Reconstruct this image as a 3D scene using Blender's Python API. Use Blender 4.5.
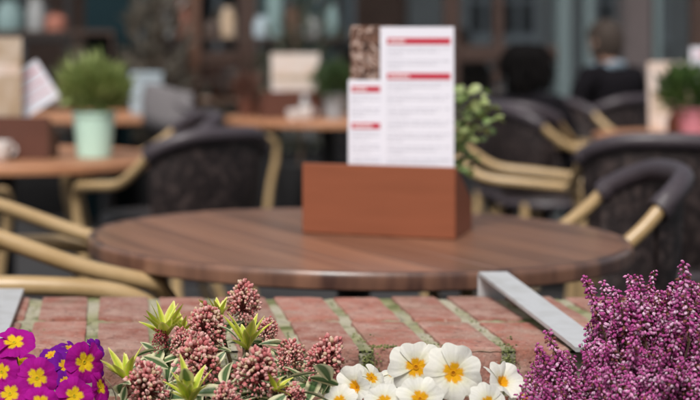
import bpy, math, random
import numpy as np
from mathutils import Vector, Matrix, noise

R = math.radians
rng = random.Random(7)
scene = bpy.context.scene
for o in list(bpy.data.objects):
    bpy.data.objects.remove(o)
col = scene.collection

# ------------------------------------------------------------------ camera
CAMZ = 1.18
FPX, PX, PY = 1600.0, 119.0, 44.0          # focal length and principal point of the 700 px wide photograph
cam_d = bpy.data.cameras.new('camera')
cam = bpy.data.objects.new('camera', cam_d)
col.objects.link(cam)
cam.location = (0, 0, CAMZ)
cam.rotation_euler = (R(90), 0, 0)
cam_d.sensor_width = 36
cam_d.lens = 36 * FPX / 700
cam_d.shift_x = (350 - PX) / 700
cam_d.shift_y = -(200 - PY) / 700
cam_d.clip_start = 0.05
cam_d.clip_end = 300
cam_d.dof.use_dof = True
cam_d.dof.focus_distance = 2.19
cam_d.dof.aperture_fstop = cam_d.lens / 24.0
scene.camera = cam

# ------------------------------------------------------------------ sky, sun, exposure
SUN_EL, SUN_AZ = R(52), R(200)              # azimuth measured clockwise from +Y: light comes from behind-left of the camera
w = bpy.data.worlds.new('World'); scene.world = w; w.use_nodes = True
wn = w.node_tree.nodes; wl = w.node_tree.links
sky = wn.new('ShaderNodeTexSky'); sky.sky_type = 'NISHITA'; sky.sun_disc = False
sky.sun_elevation = SUN_EL; sky.sun_rotation = SUN_AZ
sky.air_density = 1.0; sky.dust_density = 4.0; sky.ozone_density = 1.0
hs = wn.new('ShaderNodeHueSaturation'); hs.inputs['Saturation'].default_value = 0.35
wl.new(sky.outputs['Color'], hs.inputs['Color'])
wl.new(hs.outputs['Color'], wn['Background'].inputs['Color'])
wn['Background'].inputs['Strength'].default_value = 0.10
sd = bpy.data.lights.new('sun', 'SUN'); sd.energy = 2.1; sd.angle = R(18); sd.color = (1, 0.965, 0.92)
sun = bpy.data.objects.new('sun', sd); col.objects.link(sun)
sdir = Vector((math.sin(SUN_AZ) * math.cos(SUN_EL), math.cos(SUN_AZ) * math.cos(SUN_EL), math.sin(SUN_EL)))
sun.rotation_euler = sdir.to_track_quat('Z', 'Y').to_euler()
sun.location = (-3, -6, 9)
vs = scene.view_settings
vs.view_transform = 'Standard'; vs.look = 'None'; vs.gamma = 1; vs.exposure = 0.35
try: vs.use_curve_mapping = False
except Exception: pass
scene.cycles.use_denoising = True
scene.cycles.max_bounces = 8
scene.cycles.transparent_max_bounces = 16

def at(x, y, d):
    """world point seen at photograph pixel x, y when it stands d metres in front of the camera"""
    return Vector(((x - PX) * d / FPX, d, CAMZ - (y - PY) * d / FPX))

# ------------------------------------------------------------------ materials
MATS = {}
def mat(name, base=(.5, .5, .5), rough=.6, var=.0, scale=20., bump=0., bscale=None, metal=0., col_attr=False,
        trans=0., rnd=0., stretch=None, spec=.5, coat=0., base2=None, detail=6., ramp=(.35, .65), sheen=0.):
    m = bpy.data.materials.new(name); m.use_nodes = True
    nt = m.node_tree; N = nt.nodes; L = nt.links
    b = N['Principled BSDF']
    b.inputs['Roughness'].default_value = rough
    b.inputs['Metallic'].default_value = metal
    b.inputs['Specular IOR Level'].default_value = spec
    b.inputs['Coat Weight'].default_value = coat
    b.inputs['Coat Roughness'].default_value = .2
    b.inputs['Sheen Weight'].default_value = sheen
    tc = N.new('ShaderNodeTexCoord')
    vec = tc.outputs['Object']
    oi = N.new('ShaderNodeObjectInfo')
    if rnd or var:
        # shift the pattern from one object to the next
        ad = N.new('ShaderNodeVectorMath'); ad.operation = 'ADD'
        sc_ = N.new('ShaderNodeVectorMath'); sc_.operation = 'SCALE'
        cb = N.new('ShaderNodeCombineXYZ')
        for i in range(3): L.new(oi.outputs['Random'], cb.inputs[i])
        L.new(cb.outputs[0], sc_.inputs[0]); sc_.inputs['Scale'].default_value = 7.3
        L.new(vec, ad.inputs[0]); L.new(sc_.outputs[0], ad.inputs[1])
        vec = ad.outputs[0]
    if stretch:
        mp = N.new('ShaderNodeMapping'); mp.inputs['Scale'].default_value = stretch
        L.new(vec, mp.inputs['Vector']); vec = mp.outputs[0]
    nz = N.new('ShaderNodeTexNoise'); nz.inputs['Scale'].default_value = scale; nz.inputs['Detail'].default_value = detail
    L.new(vec, nz.inputs['Vector'])
    if col_attr:
        at_ = N.new('ShaderNodeAttribute'); at_.attribute_name = 'Col'
        cout = at_.outputs['Color']
    else:
        rgb = N.new('ShaderNodeRGB'); rgb.outputs[0].default_value = (*base, 1)
        cout = rgb.outputs[0]
    if base2:
        rp = N.new('ShaderNodeMapRange'); rp.inputs['From Min'].default_value = ramp[0]; rp.inputs['From Max'].default_value = ramp[1]
        L.new(nz.outputs['Fac'], rp.inputs['Value'])
        mx = N.new('ShaderNodeMix'); mx.data_type = 'RGBA'
        L.new(rp.outputs[0], mx.inputs['Factor']); L.new(cout, mx.inputs['A']); mx.inputs['B'].default_value = (*base2, 1)
        cout = mx.outputs['Result']
    if var or rnd:
        hsv = N.new('ShaderNodeHueSaturation')
        ma = N.new('ShaderNodeMath'); ma.operation = 'MULTIPLY_ADD'
        L.new(nz.outputs['Fac'], ma.inputs[0]); ma.inputs[1].default_value = var * 2; ma.inputs[2].default_value = 1 - var
        mb_ = N.new('ShaderNodeMath'); mb_.operation = 'MULTIPLY_ADD'
        L.new(oi.outputs['Random'], mb_.inputs[0]); mb_.inputs[1].default_value = rnd * 2; mb_.inputs[2].default_value = 1 - rnd
        mm = N.new('ShaderNodeMath'); mm.operation = 'MULTIPLY'
        L.new(ma.outputs[0], mm.inputs[0]); L.new(mb_.outputs[0], mm.inputs[1])
        L.new(mm.outputs[0], hsv.inputs['Value']); L.new(cout, hsv.inputs['Color'])
        cout = hsv.outputs['Color']
    L.new(cout, b.inputs['Base Color'])
    if bump:
        n2 = N.new('ShaderNodeTexNoise'); n2.inputs['Scale'].default_value = bscale or scale * 3; n2.inputs['Detail'].default_value = 5
        L.new(vec, n2.inputs['Vector'])
        bp = N.new('ShaderNodeBump'); bp.inputs['Strength'].default_value = bump; bp.inputs['Distance'].default_value = .004
        L.new(n2.outputs['Fac'], bp.inputs['Height']); L.new(bp.outputs[0], b.inputs['Normal'])
    if trans:
        tr = N.new('ShaderNodeBsdfTranslucent'); L.new(cout, tr.inputs['Color'])
        ms = N.new('ShaderNodeMixShader'); ms.inputs[0].default_value = trans
        L.new(b.outputs[0], ms.inputs[1]); L.new(tr.outputs[0], ms.inputs[2])
        L.new(ms.outputs[0], N['Material Output'].inputs['Surface'])
    MATS[name] = m
    return m

def brick_mat(name, base, pale, dark):
    m = mat(name, base, .85, .28, 14, bump=.9, bscale=110, rnd=.22, spec=.25)
    nt = m.node_tree; N = nt.nodes; L = nt.links
    b = N['Principled BSDF']
    src = b.inputs['Base Color'].links[0].from_socket
    vec = [n for n in N if n.type == 'TEX_NOISE'][0].inputs['Vector'].links[0].from_socket
    def layer(src, scale, lo, hi, c, amount, detail=8, rough=.6):
        nz = N.new('ShaderNodeTexNoise'); nz.inputs['Scale'].default_value = scale; nz.inputs['Detail'].default_value = detail
        nz.inputs['Roughness'].default_value = rough
        L.new(vec, nz.inputs['Vector'])
        rp = N.new('ShaderNodeMapRange'); rp.inputs['From Min'].default_value = lo; rp.inputs['From Max'].default_value = hi
        rp.inputs['To Max'].default_value = amount
        L.new(nz.outputs['Fac'], rp.inputs['Value'])
        mx = N.new('ShaderNodeMix'); mx.data_type = 'RGBA'
        L.new(rp.outputs[0], mx.inputs['Factor']); L.new(src, mx.inputs['A']); mx.inputs['B'].default_value = (*c, 1)
        return mx.outputs['Result']
    src = layer(src, 17, .38, .66, pale, .88, 10, .68)
    src = layer(src, 95, .56, .68, dark, .75, 4)
    src = layer(src, 8, .50, .72, (.21, .165, .115), .70, 10, .7)
    src = layer(src, 150, .62, .72, (.60, .52, .46), .7, 3)
    L.new(src, b.inputs['Base Color'])
    return m

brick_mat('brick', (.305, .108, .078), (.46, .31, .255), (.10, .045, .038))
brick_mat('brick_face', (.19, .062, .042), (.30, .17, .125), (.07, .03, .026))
mat('mortar', rough=.95, var=.3, scale=60, bump=1.0, bscale=160, col_attr=True)
mat('moss', rough=.9, col_attr=True, var=.2, scale=60)
mat('steel', (.62, .63, .64), .45, .12, 22, metal=.25, bump=.12, bscale=160, base2=(.46, .46, .45), ramp=(.45, .75))
mat('soil', (.035, .024, .017), .95, .5, 60, bump=1, bscale=90)
mat('planter_board', (.09, .085, .08), .7, .3, 12, bump=.3, stretch=(.4, 4, 4))
mat('wood_dark', (.31, .150, .088), .31, .30, 24, bump=.10, bscale=90, rnd=.26, stretch=(.05, 1, 1), base2=(.110, .050, .032), coat=.2, ramp=(.36, .74))
mat('wood_edge', (.27, .135, .085), .32, .3, 14, bump=.1, stretch=(1, 1, .2), coat=.25, base2=(.06, .03, .024))
mat('wood_warm', (.50, .24, .125), .45, .3, 26, rnd=.15, stretch=(.06, 1, 1), base2=(.36, .16, .08))
mat('iron', (.02, .02, .022), .5, .2, 30)
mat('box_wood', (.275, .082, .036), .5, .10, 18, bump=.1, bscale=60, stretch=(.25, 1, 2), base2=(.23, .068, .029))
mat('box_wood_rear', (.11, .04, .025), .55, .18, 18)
mat('paper', (.80, .80, .88), .6, .02, 5)
mat('red_print', (.52, .02, .05), .6)
mat('text_print', (.50, .50, .57), .7)
mat('white_print', (.85, .8, .82), .6)
mat('tan_card', (.42, .30, .19), .6, .15, 14, base2=(.55, .45, .36))
mat('cream_card', (.72, .62, .56), .6, .06, 10, base2=(.62, .45, .34), ramp=(.5, .7))
mat('bamboo', (.50, .345, .175), .38, .28, 9, bump=.15, bscale=40, base2=(.30, .19, .075), ramp=(.45, .8), coat=.2)
mat('weave', (.018, .012, .012), .5, .4, 34, bump=1.0, bscale=90, base2=(.085, .060, .055), spec=.4, detail=8, ramp=(.48, .78))
mat('weave_wrap', (.055, .042, .050), .40, .3, 60, bump=.8, bscale=130, coat=.2)
mat('green_pot', (.55, .80, .68), .45, .06, 8)
mat('pink_pot', (.62, .24, .30), .5, .06, 8)
mat('grey_pot', (.34, .36, .38), .5, .06, 8)
mat('terra_pot', (.34, .13, .09), .6, .1, 10)
mat('white_china', (.8, .79, .78), .25, .02, 5)
mat('pale_blue', (.34, .42, .47), .6, .1, 8)
mat('throw', (.19, .175, .18), .9, .15, 30, bump=.4)
mat('foliage', rough=.5, col_attr=True, var=.12, scale=30, trans=.35)
mat('petal', rough=.75, col_attr=True, var=.08, scale=60, trans=.38, spec=.12, bump=.25, bscale=220, rnd=.05)
mat('leaf', rough=.42, col_attr=True, var=.12, scale=80, trans=.25, bump=.2, bscale=200)
mat('bud', rough=.65, col_attr=True, var=.12, scale=120, trans=.25, spec=.2)
mat('heath', rough=.7, col_attr=True, var=.10, scale=90, trans=.30, spec=.15, rnd=.12)
mat('twig', (.09, .055, .035), .8, .3, 60)
mat('paving', (.030, .028, .029), .75, .35, 6, bump=.4, bscale=60)
mat('teal_paint', (.005, .020, .026), .5, .15, 6, spec=.2)
mat('mauve_render', (.10, .08, .08), .8, .25, 7, bump=.2)
mat('grey_teal', (.13, .17, .175), .45, .12, 5)
mat('brown_frame', (.06, .034, .026), .5, .25, 10)
mat('tan_frame', (.13, .065, .042), .5, .25, 10)
mat('dark_frame', (.02, .019, .02), .5, .15, 8)
mat('interior', (.40, .30, .25), .8, .5, 2.6, base2=(.14, .10, .08))
mat('shelf_wood', (.05, .03, .022), .6, .2, 10)
mat('jar_teal', (.20, .29, .29), .2, .05, 8)
mat('jar_white', (.30, .31, .31), .2, .05, 8)
mat('awning', (.10, .10, .11), .9, .05, 8)
mat('brown_brick', (.30, .16, .11), .8, .3, 5, bump=.2)
mat('pale_stone', (.52, .50, .46), .8, .12, 3, bump=.2)
mat('white_paint', (.78, .78, .76), .5, .03, 6)
mat('dark_glass', (.02, .025, .03), .1)
mat('cloth_black', (.008, .007, .009), .95, .2, 20, bump=.2, spec=.1)
mat('cloth_blue', (.22, .29, .35), .85, .1, 30)
mat('skin', (.50, .28, .20), .5, .06, 20)
mat('hair_black', (.006, .005, .005), .8, .3, 60, spec=.1, stretch=(1, 1, .15))
mat('hair_grey', (.055, .042, .035), .7, .3, 60, spec=.15, stretch=(1, 1, .15))

def glass_mat():
    m = bpy.data.materials.new('window_glass'); m.use_nodes = True
    N = m.node_tree.nodes; L = m.node_tree.links
    N.remove(N['Principled BSDF'])
    t = N.new('ShaderNodeBsdfTransparent'); t.inputs['Color'].default_value = (.9, .93, .93, 1)
    g = N.new('ShaderNodeBsdfGlossy'); g.inputs['Roughness'].default_value = .02; g.inputs['Color'].default_value = (.9, .97, 1, 1)
    ms = N.new('ShaderNodeMixShader'); ms.inputs[0].default_value = .46
    L.new(t.outputs[0], ms.inputs[1]); L.new(g.outputs[0], ms.inputs[2])
    L.new(ms.outputs[0], N['Material Output'].inputs['Surface'])
    MATS['window_glass'] = m
glass_mat()

def food_mat():
    m = mat('food_photo', (.05, .028, .02), .5)
    N = m.node_tree.nodes; L = m.node_tree.links
    b = N['Principled BSDF']
    tc = N.new('ShaderNodeTexCoord')
    wv = N.new('ShaderNodeTexNoise'); wv.inputs['Scale'].default_value = 34; wv.inputs['Detail'].default_value = 3; wv.inputs['Distortion'].default_value = 2.2
    L.new(tc.outputs['Object'], wv.inputs['Vector'])
    cr = N.new('ShaderNodeValToRGB')
    e = cr.color_ramp.elements
    e[0].position = .38; e[0].color = (.035, .02, .016, 1)
    e[1].position = .66; e[1].color = (.62, .50, .44, 1)
    k = e.new(.52); k.color = (.16, .07, .04, 1)
    L.new(wv.outputs['Fac'], cr.inputs['Fac']); L.new(cr.outputs[0], b.inputs['Base Color'])
food_mat()

# ------------------------------------------------------------------ mesh building helpers
class MB:
    def __init__(s): s.v = []; s.f = []; s.c = []; s.m = []; s.sm = []
    def add(s, V, F, c=(1, 1, 1), mi=0, smooth=False, M=None):
        b = len(s.v)
        if M is not None: V = [M @ Vector(p) for p in V]
        s.v += [tuple(p) for p in V]
        if c and isinstance(c[0], (tuple, list)): s.c += [tuple(k) for k in c]
        else: s.c += [tuple(c)] * len(V)
        for f in F: s.f.append([i + b for i in f])
        s.m += [mi] * len(F); s.sm += [smooth] * len(F)
        return s
    def box(s, x0, x1, y0, y1, z0, z1, b=0., c=(1, 1, 1), mi=0, M=None, jit=0., r=None):
        if b <= 0:
            V = [(x0, y0, z0), (x1, y0, z0), (x1, y1, z0), (x0, y1, z0), (x0, y0, z1), (x1, y0, z1), (x1, y1, z1), (x0, y1, z1)]
            F = [(3, 2, 1, 0), (4, 5, 6, 7), (0, 1, 5, 4), (1, 2, 6, 5), (2, 3, 7, 6), (3, 0, 4, 7)]
            return s.add(V, F, c, mi, False, M)
        V = []; idx = {}
        lim = ((x0, x1), (y0, y1), (z0, z1))
        for sx in (0, 1):
            for sy in (0, 1):
                for sz in (0, 1):
                    for ax in range(3):
                        p = []
                        for a, sg in enumerate((sx, sy, sz)):
                            q = lim[a][sg]
                            if a != ax: q += b if sg == 0 else -b
                            if jit and r: q += r.uniform(-jit, jit)
                            p.append(q)
                        idx[(sx, sy, sz, ax)] = len(V); V.append(p)
        F = []
        def face(pts, out):
            a, bb, cc = (Vector(V[i]) for i in pts[:3])
            n = (bb - a).cross(cc - a)
            F.append(pts if n.dot(Vector(out)) > 0 else pts[::-1])
        sg = lambda q: 1 if q else -1
        for ax in range(3):
            o1, o2 = [a for a in range(3) if a != ax]
            for side in (0, 1):
                pts = []
                for q1, q2 in ((0, 0), (1, 0), (1, 1), (0, 1)):
                    k = [0, 0, 0]; k[ax] = side; k[o1] = q1; k[o2] = q2
                    pts.append(idx[(*k, ax)])
                out = [0, 0, 0]; out[ax] = sg(side)
                face(pts, out)
            for q1 in (0, 1):
                for q2 in (0, 1):
                    pts = []
                    for e_, a_ in ((0, o1), (1, o1), (1, o2), (0, o2)):
                        k = [0, 0, 0]; k[ax] = e_; k[o1] = q1; k[o2] = q2
                        pts.append(idx[(*k, a_)])
                    out = [0, 0, 0]; out[o1] = sg(q1); out[o2] = sg(q2)
                    face(pts, out)
        for sx in (0, 1):
            for sy in (0, 1):
                for sz in (0, 1):
                    face([idx[(sx, sy, sz, a)] for a in range(3)], (sg(sx), sg(sy), sg(sz)))
        return s.add(V, F, c, mi, False, M)
    def tube(s, pts, rad, n=8, c=(1, 1, 1), mi=0, caps=True, M=None):
        P = [Vector(p) for p in pts]
        if not hasattr(rad, '__len__'): rad = [rad] * len(P)
        V = []; F = []
        t0 = (P[1] - P[0]).normalized()
        u = t0.orthogonal().normalized()
        for i, p in enumerate(P):
            t = (P[min(i + 1, len(P) - 1)] - P[max(i - 1, 0)]).normalized()
            u = (u - t * u.dot(t)).normalized(); v = t.cross(u)
            for k in range(n):
                a = 2 * math.pi * k / n
                V.append(p + (u * math.cos(a) + v * math.sin(a)) * rad[i])
        for i in range(len(P) - 1):
            for k in range(n):
                F.append((i * n + k, i * n + (k + 1) % n, (i + 1) * n + (k + 1) % n, (i + 1) * n + k))
        if caps:
            F.append(tuple(range(n))[::-1]); F.append(tuple(range((len(P) - 1) * n, len(P) * n)))
        return s.add(V, F, c, mi, True, M)
    def lathe(s, prof, n=24, c=(1, 1, 1), mi=0, M=None):
        V = []; F = []
        for r_, z in prof:
            for k in range(n):
                a = 2 * math.pi * k / n
                V.append((r_ * math.cos(a), r_ * math.sin(a), z))
        for i in range(len(prof) - 1):
            for k in range(n):
                F.append((i * n + k, i * n + (k + 1) % n, (i + 1) * n + (k + 1) % n, (i + 1) * n + k))
        return s.add(V, F, c, mi, True, M)
    def ellipsoid(s, ctr, rad, nu=8, nv=6, c=(1, 1, 1), mi=0, M=None):
        V = [(0, 0, -1)]; F = []
        for j in range(1, nv):
            ph = -math.pi / 2 + math.pi * j / nv
            for i in range(nu):
                a = 2 * math.pi * i / nu
                V.append((math.cos(ph) * math.cos(a), math.cos(ph) * math.sin(a), math.sin(ph)))
        V.append((0, 0, 1))
        for i in range(nu):
            F.append((0, 1 + (i + 1) % nu, 1 + i))
            F.append((len(V) - 1, 1 + (nv - 2) * nu + i, 1 + (nv - 2) * nu + (i + 1) % nu))
        for j in range(nv - 2):
            for i in range(nu):
                a = 1 + j * nu
                F.append((a + i, a + (i + 1) % nu, a + nu + (i + 1) % nu, a + nu + i))
        V = [(ctr[0] + p[0] * rad[0], ctr[1] + p[1] * rad[1], ctr[2] + p[2] * rad[2]) for p in V]
        return s.add(V, F, c, mi, True, M)
    def mesh(s, name, mats):
        me = bpy.data.meshes.new(name)
        me.from_pydata(s.v, [], s.f); me.update()
        if not isinstance(mats, (list, tuple)): mats = [mats]
        for m in mats: me.materials.append(MATS[m])
        me.polygons.foreach_set('material_index', s.m)
        me.polygons.foreach_set('use_smooth', s.sm)
        if any(s.sm): me.set_sharp_from_angle(angle=R(42))
        ca = me.color_attributes.new('Col', 'FLOAT_COLOR', 'POINT')
        a = np.ones((len(s.v), 4), dtype=np.float32); a[:, :3] = np.array(s.c, dtype=np.float32)
        ca.data.foreach_set('color', a.ravel())
        return me
    def build(s, name, mats, parent=None, loc=None):
        return link(name, s.mesh(name, mats), parent, loc)

def link(name, me, parent=None, loc=None, M=None):
    o = bpy.data.objects.new(name, me); col.objects.link(o)
    if parent: o.parent = parent
    if M is not None: o.matrix_local = M
    elif loc is not None: o.location = loc
    return o
def empty(name, loc=(0, 0, 0), rz=0.):
    o = bpy.data.objects.new(name, None); col.objects.link(o)
    o.location = loc; o.rotation_euler = (0, 0, rz); o.empty_display_size = .1
    return o
def tag(o, label=None, cat=None, group=None, kind=None):
    if label: o['label'] = label
    if cat: o['category'] = cat
    if group: o['group'] = group
    if kind: o['kind'] = kind
    return o
def copy_tree(o, parent=None):
    c = o.copy(); col.objects.link(c); c.parent = parent
    for ch in list(o.children): copy_tree(ch, c)
    return c
def catmull(P, k=6):
    P = [Vector(p) for p in P]; out = []
    Q = [P[0] * 2 - P[1]] + P + [P[-1] * 2 - P[-2]]
    for i in range(1, len(Q) - 2):
        for j in range(k):
            t = j / k
            out.append(.5 * ((2 * Q[i]) + (Q[i + 1] - Q[i - 1]) * t + (2 * Q[i - 1] - 5 * Q[i] + 4 * Q[i + 1] - Q[i + 2]) * t * t
                             + (-Q[i - 1] + 3 * Q[i] - 3 * Q[i + 1] + Q[i + 2]) * t ** 3))
    out.append(P[-1])
    return out
def frame(n, up=(0, 0, 1), spin=0.):
    """rotation whose local Z is n"""
    z = Vector(n).normalized(); x = Vector(up).cross(z)
    if x.length < 1e-4: x = Vector((1, 0, 0))
    x.normalize(); y = z.cross(x)
    return Matrix((x, y, z)).transposed().to_4x4() @ Matrix.Rotation(spin, 4, 'Z')
def mixc(a, b, t): return tuple(a[i] * (1 - t) + b[i] * t for i in range(3))

# ------------------------------------------------------------------ ground
g = MB(); g.add([(-60, -60, 0), (60, -60, 0), (60, 60, 0), (-60, 60, 0)], [(0, 1, 2, 3)])
tag(g.build('ground', 'paving'), kind='structure')

# ------------------------------------------------------------------ brick garden wall
WY0, WY1, WZ = 2.40, 2.90, 0.723
PITCH, J0, JOINT = .1045, -.0435, .021
wall = tag(empty('brick_wall', (0.5, 2.65, 0)), 'low red brick wall with wide mossy joints behind the flowers', 'wall')
m = MB()
X0, X1 = J0 - 9 * PITCH, J0 + 19 * PITCH
m.box(X0 - .5, X1 - .5, WY0 + .006 - 2.65, WY1 - .006 - 2.65, 0, WZ - .008, c=(.33, .31, .23))
m.build('mortar', 'mortar', wall)
# weathered mortar bed on top: an uneven sheet that the joints show
m = MB(); V = []; F = []; C = []
nx_, ny_ = 560, 90
for i in range(nx_ + 1):
    x = X0 + (X1 - X0) * i / nx_
    for j in range(ny_ + 1):
        y = WY0 + .004 + (WY1 - WY0 - .008) * j / ny_
        q = Vector((x, y, 0))
        n1 = noise.noise(q * 26); n2 = noise.noise(q * 90 + Vector((5, 2, 1))); n3 = noise.noise(q * 11 + Vector((9, 3, 7)))
        V.append((x - .5, y - 2.65, WZ - .0050 + .0036 * n1 + .0022 * n2))
        c = mixc((.42, .385, .29), (.27, .265, .13), min(1, max(0, .45 + 1.3 * n3)))
        c = mixc(c, (.11, .13, .035), min(1, max(0, n1 * 1.6 + n3 * 1.4 - .30)))
        c = mixc(c, (.16, .13, .10), min(1, max(0, -n2 * 1.8 - .35)))
        C.append(c)
for i in range(nx_):
    for j in range(ny_):
        a = i * (ny_ + 1) + j; F.append((a, a + ny_ + 1, a + ny_ + 2, a + 1))
m.add(V, F, C, 0, True).build('mortar_bed', 'mortar', wall)
rb = random.Random(3)
def worn_brick(hx, hy, hz, seed, material, div=(7, 12, 5), wear=.0045):
    b = MB(); h = (hx, hy, hz)
    off = Vector((seed * 3.7, seed * 1.3, 0))
    for ax in range(3):
        o1, o2 = [(1, 2), (2, 0), (0, 1)][ax]
        for sg in (-1, 1):
            V = []; F = []; n1, n2 = div[o1], div[o2]
            def cut(i, n, hh):                     # grid lines crowd towards the edges
                t = -1 + 2 * i / n
                return math.copysign(abs(t) ** .55, t) * hh
            for i in range(n1 + 1):
                for j in range(n2 + 1):
                    p = [0, 0, 0]; p[ax] = sg * h[ax]; p[o1] = cut(i, n1, h[o1]); p[o2] = cut(j, n2, h[o2])
                    v = Vector(p)
                    rad = wear * (.7 + .9 * max(0, noise.noise(v * 28 + off)) + .5 * max(0, noise.noise(v * 75 + off)))
                    inner = Vector([max(-h[k] + rad, min(h[k] - rad, v[k])) for k in range(3)])
                    dv = v - inner
                    if dv.length > 1e-9: v = inner + dv.normalized() * min(rad, dv.length)
                    v += Vector(p).normalized() * .0011 * noise.noise(v * 45 + off)
                    V.append(v)
            for i in range(n1):
                for j in range(n2):
                    a = i * (n2 + 1) + j
                    q = (a, a + n2 + 1, a + n2 + 2, a + 1)
                    F.append(q if sg > 0 else q[::-1])
            b.add(V, F, smooth=True)
    return b.mesh('brick', material)
top_meshes = []
for k in range(7):
    top_meshes.append(worn_brick((PITCH - JOINT) / 2 + rb.uniform(-.002, .002), .1185 + rb.uniform(-.002, .0015), .03, k, 'brick'))
for k in range(-9, 19):
    for row in (0, 1):
        xc = J0 + (k + .5) * PITCH + rb.uniform(-.002, .002)
        yc = WY0 + .120 if row == 0 else WY1 - .120
        link('brick', rb.choice(top_meshes), wall, M=Matrix.Translation((xc - .5, yc - 2.65 + rb.uniform(-.001, .002), WZ - .03 + rb.uniform(-.0012, .0008)))
             @ Matrix.Rotation(rb.uniform(-.012, .012), 4, 'Z') @ Matrix.Rotation(rb.choice((0, math.pi)), 4, 'Z'))
face_meshes = []
for k in range(4):
    face_meshes.append(worn_brick(.0965, .05, .0275, k + 20, 'brick_face', (12, 5, 5)))
for c_ in range(4):
    zc = WZ - .06 - .012 - .0275 - c_ * .066
    for k in range(-5, 10):
        xc = J0 + (2 * k + .5 * (c_ % 2) * 2) * PITCH
        link('brick', rb.choice(face_meshes), wall, M=Matrix.Translation((xc - .5, WY0 + .05 - 2.65 + rb.uniform(-.002, .002), zc)))
# moss in the joints
def moss(spots, name='moss'):
    b = MB(); r = random.Random(5)
    for (p, rad, n, sc) in spots:
        for i in range(n):
            d = Vector((r.gauss(0, 1), r.gauss(0, 1), r.gauss(0, 1)))
            q = Vector(p) + Vector((d.x * rad[0], d.y * rad[1], d.z * rad[2]))
            g_ = r.random()
            cc = mixc((.07, .095, .02), (.26, .28, .10), g_)
            s_ = sc * r.uniform(.6, 1.3)
            b.ellipsoid(q, (s_, s_, s_ * .8), 5, 4, cc)
    return b
spots = []
for k in range(-6, 16):
    xj = J0 + k * PITCH
    strong = 1.6 if k in (4, 6) else rb.choice((0, .25, .5))
    if strong: spots.append(((xj, WY0 - .002, WZ - .028), (.006, .003, .016), int(200 * strong), .0015))
    for q in range(6):
        yy = rb.uniform(WY0 + .02, WY1 - .02)
        spots.append(((xj + rb.uniform(-.006, .006), yy, WZ - .0045), (.003, .012, .0008), rb.randint(2, 9), .0013))
spots.append(((J0 + 3.95 * PITCH + .03, WY0 + .01, WZ), (.010, .004, .0015), 160, .0014))
spots.append(((J0 - PITCH + .012, WY0 + .12, WZ - .003), (.008, .022, .0012), 380, .0014))
mo = moss([((p[0] - .5, p[1] - 2.65, p[2]), a, n, s_) for p, a, n, s_ in spots]).build('moss', 'moss', wall)
tag(mo, 'green moss and lichen growing in the brick joints', kind='stuff')

# ------------------------------------------------------------------ steel brackets over the wall
def bracket(path, width, thick, rz, label, loc):
    """flat bar bent along path (y, z) and extruded along x"""
    root = MB(); n = len(path)
    P = [Vector((0, y, z)) for y, z in path]
    V = []
    for i, p in enumerate(P):
        t = (P[min(i + 1, n - 1)] - P[max(i - 1, 0)]).normalized()
        nrm = Vector((0, -t.z, t.y))
        if i not in (0, n - 1):
            a = (P[i] - P[i - 1]).normalized(); b = (P[i + 1] - P[i]).normalized()
            nrm = Vector((0, -(a.z + b.z), a.y + b.y)).normalized() / max(.4, math.sqrt((1 + a.dot(b)) / 2))
        for sx in (-1, 1):
            bev = .0008
            V += [p + nrm * thick / 2 + Vector((sx * (width / 2 - bev), 0, 0)), p + nrm * (thick / 2 - bev) + Vector((sx * width / 2, 0, 0)),
                  p - nrm * thick / 2 + Vector((sx * width / 2, 0, 0))]
    F = []
    for i in range(n - 1):
        a, b = i * 6, (i + 1) * 6
        ring = [0, 1, 2, 5, 4, 3]
        for k in range(6):
            p, q = ring[k], ring[(k + 1) % 6]
            F.append((a + p, a + q, b + q, b + p))
    ring = [0, 1, 2, 5, 4, 3]
    F.append([k for k in ring]); F.append([(n - 1) * 6 + k for k in ring[::-1]])
    root.add(V, F)
    o = root.build('steel_bracket', 'steel', None, loc); o.rotation_euler = (0, 0, rz)
    return tag(o, label, 'bracket', 'steel brackets hooked over the wall')
bracket([(.262, -.20), (.260, .034), (.254, .040), (-.255, .0065), (-.278, .004)], .052, .007, R(2.5),
        'flat grey steel bracket sloping over the wall beside the purple heather', (.690, 2.65, WZ))
bracket([(.262, -.20), (.260, .005), (.256, .009), (-.250, .006), (-.258, .0045)], .075, .007, 0,
        'flat grey steel bracket lying on the wall above the magenta primroses', (-.2105, 2.65, WZ))

# ------------------------------------------------------------------ timber planter that holds the flowers
pl = tag(empty('planter_box', (.45, 2.13, 0)), 'long grey timber planter box in front of the brick wall', 'planter')
for z0 in (0.02, .17, .32, .47):
    for y0 in (-.235, .215):
        b = MB(); b.box(-1.2, 1.2, y0, y0 + .02, z0, z0 + .14, b=.002); b.build('board', 'planter_board', pl)
for x0 in (-1.222, 1.202):
    b = MB(); b.box(x0, x0 + .02, -.235, .235, .02, .61, b=.002); b.build('end_board', 'planter_board', pl)
b = MB()
n = 40
V = []; F = []
rs = random.Random(2)
for i in range(n + 1):
    for j in range(9):
        V.append((-1.19 + 2.38 * i / n, -.21 + .42 * j / 8, .575 + rs.uniform(-.008, .012)))
for i in range(n):
    for j in range(8):
        a = i * 9 + j; F.append((a, a + 9, a + 10, a + 1))
b.add(V, F, smooth=True); b.build('soil', 'soil', pl)
SOIL = .575

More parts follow.
